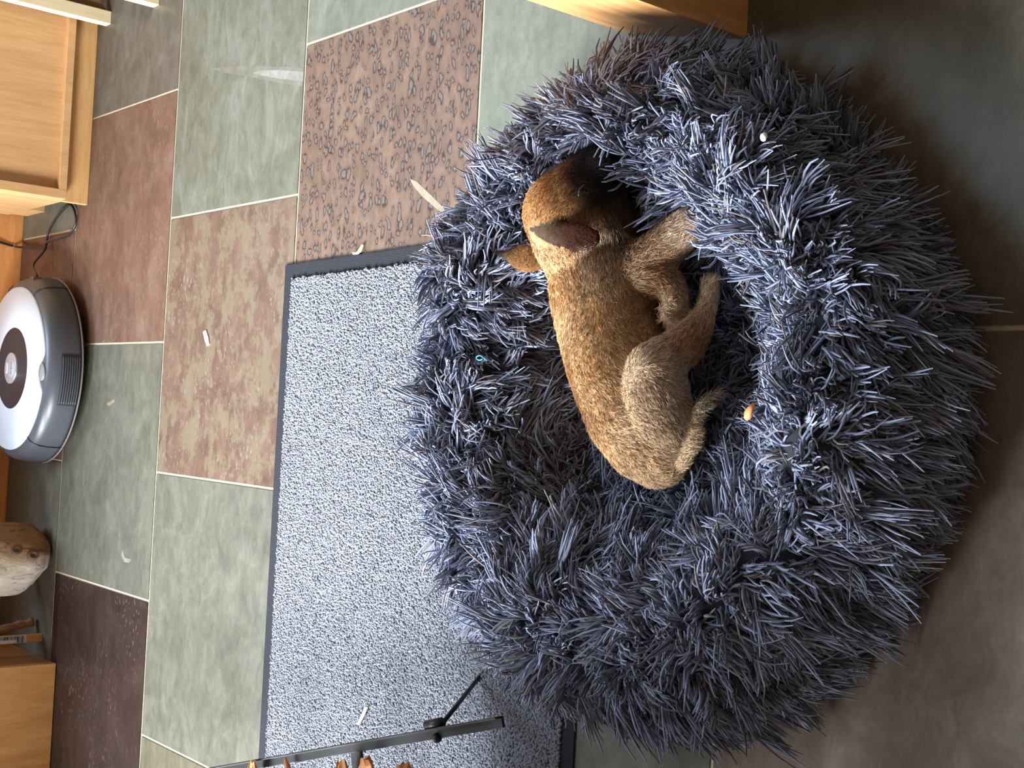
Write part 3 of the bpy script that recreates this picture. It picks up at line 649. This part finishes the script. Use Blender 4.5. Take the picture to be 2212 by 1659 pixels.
bm = bmesh.new(); box(bm, RX+.160, RX+.169, RY-.03, RY-.012, .045, .062, .002); bobj('charging_socket', bm, m_dk, rv, True)

# charging cord
cz = .0035
cpt = [(RX+.171, RY-.02, .052), (*P(72, 572, .035)[:2], .035), (*P(96, 540, .015)[:2], .015), (*P(101, 520, .006)[:2], .006), (*P(105, 500, .006)[:2], .006), (*P(122, 470, .006)[:2], .006), (*P(146, 445, .005)[:2], .005), (*P(158, 448, .005)[:2], .005), (*P(164, 475, .004)[:2], .004), (*P(158, 496, .004)[:2], .004), (*P(144, 510, .005)[:2], .005), (*P(115, 518, .010)[:2], .010), (*P(100, 524, .012)[:2], .012), (*P(92, 536, .006)[:2], .006), (*P(72, 533, .006)[:2], .006), (.292, 2.592, .012), (.300, 2.594, .06), (.312, 2.594, .12), (.33, 2.594, .22)]
bm = bmesh.new(); tube(bm, catmull(cpt, 8), .0024, 8); tag(bobj('power_cord', bm, plain('black_cable', srgb(38, 38, 42), .35), None, True), 'black power cord looping on the floor beside the robot vacuum', 'cord')

# ------------------------------------------------------------------ log, sticks
m_bark, nt, b = mat('weathered_birch_bark'); v = coords(nt, scale=(1, 1, .55)); n1 = noise(nt, v, 13, 8, .7, .8); n2 = noise(nt, coords(nt, scale=(1, 1, .35)), 60, 6, .75, 1.5)
gx = nt.nodes.new('ShaderNodeSeparateXYZ'); nt.links.new(coords(nt), gx.inputs[0])
side = mul(nt, mul(nt, mul(nt, gx.outputs[0], .296, 'ADD'), 7.), mul(nt, n1, .9), 'ADD')
colr = ramp(nt, side, [(.28, srgb(226, 214, 198)), (.46, srgb(206, 188, 164)), (.62, srgb(158, 118, 78)), (.85, srgb(128, 90, 58))])
colr = mix(nt, 1., colr, ramp(nt, n2, [(.34, .3), (.43, .9), (.7, 1.15)]), 'MULTIPLY'); nt.links.new(colr, b.inputs['Base Color']); b.inputs['Roughness'].default_value = .85
bump(nt, b, mul(nt, n1, n2, 'ADD'), .8, .006)
lg = empty('log', (-.306, 2.42, 0), 'short weathered birch log standing on end, knots in its pale bark', 'log')
LX, LY = -.303, 2.388
seg, nzl = 96, 46; vs = []
for i in range(nzl):
    for j in range(seg):
        a = 2*math.pi*j/seg; ca_, sa_ = math.cos(a), math.sin(a)
        cut = .004+.030*max(0, -ca_*.8-.15)+.010*max(0, -sa_)*max(0, .6-ca_)
        z = cut+(.34-cut)*(i/(nzl-1))**1.15
        r = .0665*(1+.02*math.sin(3*a+z*9)+.014*math.sin(7*a+z*21)+.012*math.sin(13*a-z*60)) + .004*math.sin(z*38+2*a)*.5
        r *= 1-.20*math.exp(-((z-cut)/.012)**2)-.10*math.exp(-((z-cut)/.035)**2)
        vs.append((LX+r*ca_, LY+r*sa_, z))
qs = [(i*seg+j, i*seg+(j+1) % seg, (i+1)*seg+(j+1) % seg, (i+1)*seg+j) for i in range(nzl-1) for j in range(seg)]
lo = npmesh('bark', vs, qs, m_bark, lg)
bm = bmesh.new(); bm.from_mesh(lo.data); bm.verts.ensure_lookup_table(); bm.faces.new([bm.verts[j] for j in range(seg)][::-1]); bm.to_mesh(lo.data); bm.free()
bm = bmesh.new(); bm.faces.new([bm.verts.new((x, y, z+.0005)) for x, y, z in vs[-seg:]]); bobj('cut_end', bm, wood('end_grain', srgb(190, 150, 100), srgb(214, 178, 128), (4, 4, 4), 30), lg)
for (px, py, rz, rr) in ((35, 1188, 1.0, .0062), (72, 1199, .8, .0062)):
    # knots: torus rings pressed in the bark
    w = ray(px, py); d2 = w[:2]; c2 = np.array([LX, LY]); A_ = d2@d2; B_ = -2*d2@c2; C_ = c2@c2-.067**2; t = (-B_-math.sqrt(max(0, B_*B_-4*A_*C_)))/(2*A_); q = CAMP+w*t
    nrm = Vector((q[0]-LX, q[1]-LY, 0)).normalized(); R_ = nrm.to_track_quat('Z', 'Y').to_matrix().to_4x4(); bm = bmesh.new()
    prf = [(.0, -.001), (rr*.35, -.0008), (rr*.62, .0005), (rr*.9, .0028), (rr*1.15, .0012), (rr*1.4, -.002)]
    lathe(bm, prf, 0, 0, 24); bmesh.ops.transform(bm, matrix=Matrix.Translation(q) @ R_ @ Matrix.Diagonal((1, 1.25, 1, 1)), verts=bm.verts)
    bobj('knot', bm, plain('knot_wood', srgb(108, 82, 66), .9, 0, 200, .5), lg, True)

sa = P(92, 1374); bm = bmesh.new(); prism(bm, [(sa[0]-.010, sa[1]), (sa[0]+.004, sa[1]), (sa[0]+.004, sa[1]+.010), (sa[0]-.010, sa[1]+.010)], 0, .36, .0008)
sl = empty('lumber_offcut', (sa[0], sa[1], 0), 'pale flat lumber offcut with a white barcode label standing next to the box', 'offcut'); bobj('board', bm, wood('pine_slat', srgb(200, 150, 86), srgb(216, 170, 106), (8, 8, 1), 5), sl)
bm = bmesh.new(); box(bm, sa[0]-.0095, sa[0]+.0035, sa[1]-.0006, sa[1]-.0001, .030, .115); lb = bobj('label', bm, plain('white_paper', srgb(222, 222, 228), .6), sl)
bm = bmesh.new(); z = .034
while z < .108:
    wdt = random.choice((.0006, .0009, .0015)); x0 = sa[0]-.003 if z > .046 else sa[0]-.009
    box(bm, x0, sa[0]+.003, sa[1]-.0009, sa[1]-.0005, z, z+wdt); z += wdt+random.choice((.0007, .0011, .0016))
bobj('barcode', bm, plain('black_print', srgb(40, 40, 44), .6), lb)
bm = bmesh.new(); s0 = P(80, 1343); pth = [(s0[0], s0[1], .006), (s0[0]-.004, s0[1]+.004, .03), (s0[0]-.010, s0[1]+.004, .06), (s0[0]-.014, s0[1]+.01, .10), (s0[0]-.022, s0[1]+.016, .17), (s0[0]-.03, s0[1]+.02, .26), (s0[0]-.036, s0[1]+.02, .34)]
tube(bm, catmull(pth, 4), [.0075+.0012*math.sin(i*1.9) for i in range(25)], 12)
tag(bobj('stick', bm, wood('brown_branch_bark', srgb(112, 76, 52), srgb(168, 128, 96), (6, 6, 1), 14, .8), None, True), 'crooked brown branch stick standing between the log and the labelled offcut', 'stick')

# ------------------------------------------------------------------ black firewood rack and kindling
m_blk = plain('black_painted_steel', srgb(9, 9, 10), .5, 0, 120, .3); zb = .11
b0, b1, b2 = P(1088, 1546, zb), P(460, 1657, zb), None
dv = (b1-b0); dv /= np.linalg.norm(dv); b1 = b0+dv*.95; side_ = np.array([-dv[1], dv[0], 0]);
if side_[0] > 0: side_ = -side_
rk = empty('firewood_rack', (b0[0], b0[1], 0), 'black steel firewood rack on splayed legs beside the dog bed', 'rack')
def bar(name, a, b, wside, th, dz, m=m_blk, parent=rk):
    """flat bar from a to b, wside = width vector"""
    a, b, wv_ = np.array(a), np.array(b), np.array(wside); n_ = np.array([0, 0, dz]); bm = bmesh.new()
    vs = [bm.verts.new(p) for p in (a, b, b+wv_, a+wv_, a+n_, b+n_, b+wv_+n_, a+wv_+n_)]
    for f in ((0, 3, 2, 1), (4, 5, 6, 7), (0, 1, 5, 4), (1, 2, 6, 5), (2, 3, 7, 6), (3, 0, 4, 7)): bm.faces.new([vs[i] for i in f])
    bmesh.ops.bevel(bm, geom=list(bm.edges), offset=.0006, segments=1, affect='EDGES'); return bobj(name, bm, m, parent)
bar('rail', b0, b1, side_*.011, 0, .003); bar('rail_flange', b0, b1, side_*.0022, 0, .011)
q0 = P(765, 1608, zb); q1 = q0+side_*.34; wv_ = dv*.020; bar('crossbar', q0-wv_/2, q1-wv_/2, wv_, 0, -.004)
q0b = q0+dv*.34; bar('crossbar', q0b-wv_/2, q0b+side_*.34-wv_/2, wv_, 0, -.004)
bar('rail', b0+side_*.34, b1+side_*.34, side_*.011, 0, .003)
qb = P(948, 1576, zb); qf = P(1040, 1462, 0)
bm = bmesh.new(); tube(bm, [qb+np.array([0, 0, .002]), qf+np.array([0, 0, .003])], .0042, 10, .55); bobj('leg', bm, m_blk, rk, True)
for o_ in (side_*.34, side_*.34+dv*.62):
    s2 = -1 if o_@side_ > .1 else 1
    a_ = qb+o_; f_ = np.array([a_[0]+(qf-qb)[0]*s2, a_[1]+(qf-qb)[1]*.3, .003]); bm = bmesh.new(); tube(bm, [a_, f_], .0042, 10, .55); bobj('leg', bm, m_blk, rk, True)
for off in (0, ):
    bm = bmesh.new(); bmesh.ops.create_uvsphere(bm, u_segments=14, v_segments=8, radius=.0052, matrix=Matrix.Translation(qb+side_*.008+np.array([0, 0, .004]))); bobj('bolt', bm, m_blk, rk, True)
    bm = bmesh.new(); tube(bm, [qb-side_*.006+dv*.012+np.array([0, 0, .005]), qb-side_*.006-dv*.012+np.array([0, 0, .004])], .0055, 10); bobj('bracket', bm, m_blk, rk, True)
m_kin = wood('split_kindling', srgb(160, 98, 52), srgb(206, 146, 92), (4, 14, 14), 9, .8)
def kindle(px, py, z, r, ang, ln, label):
    """a split piece of firewood lying on the rack, its splintered end towards the bed"""
    e = P(px, py, z); d = side_*math.cos(ang)+dv*math.sin(ang); rr = random.Random(px); bm = bmesh.new(); seg = 11; rings = []
    sv_ = np.cross(d, [0, 0, 1]); 
    for i, t in enumerate((0, .006, .02, .3*ln, .7*ln, ln)):
        ring = []
        for j in range(seg):
            a = 2*math.pi*j/seg; q = r*(1+.22*math.sin(3*a+px)+.1*math.sin(5*a))*(.55 if i == 0 else .9 if i == 1 else 1)
            jag = rr.uniform(-.007, .004) if i == 0 else rr.uniform(-.002, .002) if i == 1 else 0
            ring.append(bm.verts.new(e+d*(t+jag)+sv_*q*math.cos(a)+np.array([0, 0, 1])*q*math.sin(a)*.8))
        rings.append(ring)
    for r0, r1 in zip(rings, rings[1:]):
        for j in range(seg): bm.faces.new((r0[j], r0[(j+1) % seg], r1[(j+1) % seg], r1[j]))
    bm.faces.new(rings[0][::-1]); bm.faces.new(rings[-1])
    tag(bobj('firewood', bm, m_kin), label, 'firewood', 'split firewood lying on the black rack')
zk = zb+.016
kindle(740, 1653, zk, .010, .05, .26, 'splintered wood end left of the black crossbar, at the frame edge')
kindle(791, 1646, zk, .011, -.06, .26, 'splintered wood end lying right over the black crossbar')
kindle(872, 1654, zk, .013, .03, .26, 'rounded wood end right of the black crossbar, farthest from the floor tiles')
kindle(546, 1654, zk, .009, .10, .26, 'dark brown wood end touching the rail near the mat edge')
kindle(618, 1648, zk-.004, .0042, -.25, .2, 'thin pointed twig poking out between the dark and the splintered wood ends')

for lay in range(4):  # unseen log stack added to keep window light off the lower bed
    for c_ in range(5):
        kindle(575+c_*108+lay*14, 1728, zk+.022+lay*.050, .0195, .04*((c_*5+lay*3) % 5-2), .28, 'thick split log added out of view to shade the bed, %s rack layer, %s from the mat edge' % (('bottom', 'second', 'third', 'top')[lay], ('first', 'second', 'third', 'fourth', 'fifth')[c_]))

# unseen slatted crate, added left of the bed to block window light
fc = empty('shade_crate', (-.72, .5, 0), 'dark slatted wooden crate added out of view left of the dog bed to shade it', 'crate')
W_crate = wood('dark_crate_board', srgb(88, 62, 42), srgb(112, 82, 56), (1, 10, 10), 6)
for k in range(3):
    for (x0, x1, y0, y1) in ((-.535, -.52, .26, .72), (-.935, -.92, .26, .72), (-.92, -.535, .26, .275), (-.92, -.535, .705, .72)):
        bm = bmesh.new(); box(bm, x0, x1, y0, y1, .012+k*.083, .090+k*.083, .002); bobj('slat', bm, W_crate, fc)
for (x, y) in ((-.566, .277), (-.566, .673), (-.919, .277), (-.919, .673)):
    bm = bmesh.new(); box(bm, x, x+.03, y, y+.03, 0, .262, .002); bobj('post', bm, W_crate, fc)
bm = bmesh.new(); box(bm, -.919, -.536, .276, .704, .014, .026); bobj('base', bm, W_crate, fc)

# ------------------------------------------------------------------ litter
def chip(name, pix, z, th, m, label, cat):
    bm = bmesh.new(); pts_ = [P(*p, z) for p in pix]; prism(bm, pts_, z, z+th); tag(bobj(name, bm, m), label, cat)
m_chip = plain('pale_wood_chip', srgb(226, 206, 170), .7, 0, 300, .15); m_whi = plain('white_chip', srgb(232, 226, 216), .6)
chip('wood_chip', [(440, 717), (446, 713), (451, 728), (453, 743), (449, 748), (444, 736)], .0002, .0014, m_whi, 'small white wood chip on the mottled red tile', 'wood chip')
chip('straw', [(790, 1526), (795, 1528), (788, 1545), (776, 1566), (772, 1565), (783, 1543)], .0086, .001, m_chip, 'short pale straw lying on the grey mat near the rack', 'straw')
chip('splinter', [(762, 546), (772, 545), (783, 528), (786, 530), (781, 543), (774, 549), (764, 550)], .003, .0012, plain('yellow_splinter', srgb(238, 206, 148), .6), 'yellowish wood splinter at the far black edge of the mat', 'splinter')
def bedz(px, py):
    z = .08
    for _ in range(30):
        q = P(px, py, z); d = q[:2]-BC; r_ = np.linalg.norm(d); hz = np.interp(r_, pc[:60, 0], pc[:60, 1]) if r_ < .286 else .03
        z = z*.5+(hz+.018)*.5
    return z
z = bedz(1620, 888); bm = bmesh.new(); a, c_ = P(1629, 872, z+.004), P(1611, 905, z+.002)
tube(bm, [a, a*.6+c_*.4+np.array([0, 0, .001]), a*.3+c_*.7, c_], [.0012, .0030, .0042, .0022], 8, .6); tag(bobj('bark_crumb', bm, plain('orange_bark', srgb(206, 128, 72), .6), None, True), 'orange crumb of bark caught in the grey fur right of the puppy', 'crumb')
z = bedz(1036, 773)+.018; bm = bmesh.new(); cpt = [P(1036+7*math.cos(t), 773+5*math.sin(t), z) for t in np.linspace(.3, 5.2, 10)]; cpt.append(P(1052, 779, z-.002))
tube(bm, cpt, .0006, 6); tag(bobj('thread', bm, plain('teal_thread', srgb(70, 178, 200), .5), None, True), 'tiny teal thread curl on the left rim of the grey bed', 'thread')
z = bedz(1650, 295)+.016; q = P(1650, 295, z); bm = bmesh.new(); bmesh.ops.create_icosphere(bm, subdivisions=2, radius=.0032, matrix=Matrix.Translation(q) @ Matrix.Diagonal((1.2, 1, .7, 1)))
for v_ in bm.verts: v_.co += Vector([random.uniform(-.0006, .0006) for _ in range(3)])
tag(bobj('fluff', bm, m_whi, None, True), 'small white fluff caught in the fur on the upper rim', 'fluff')
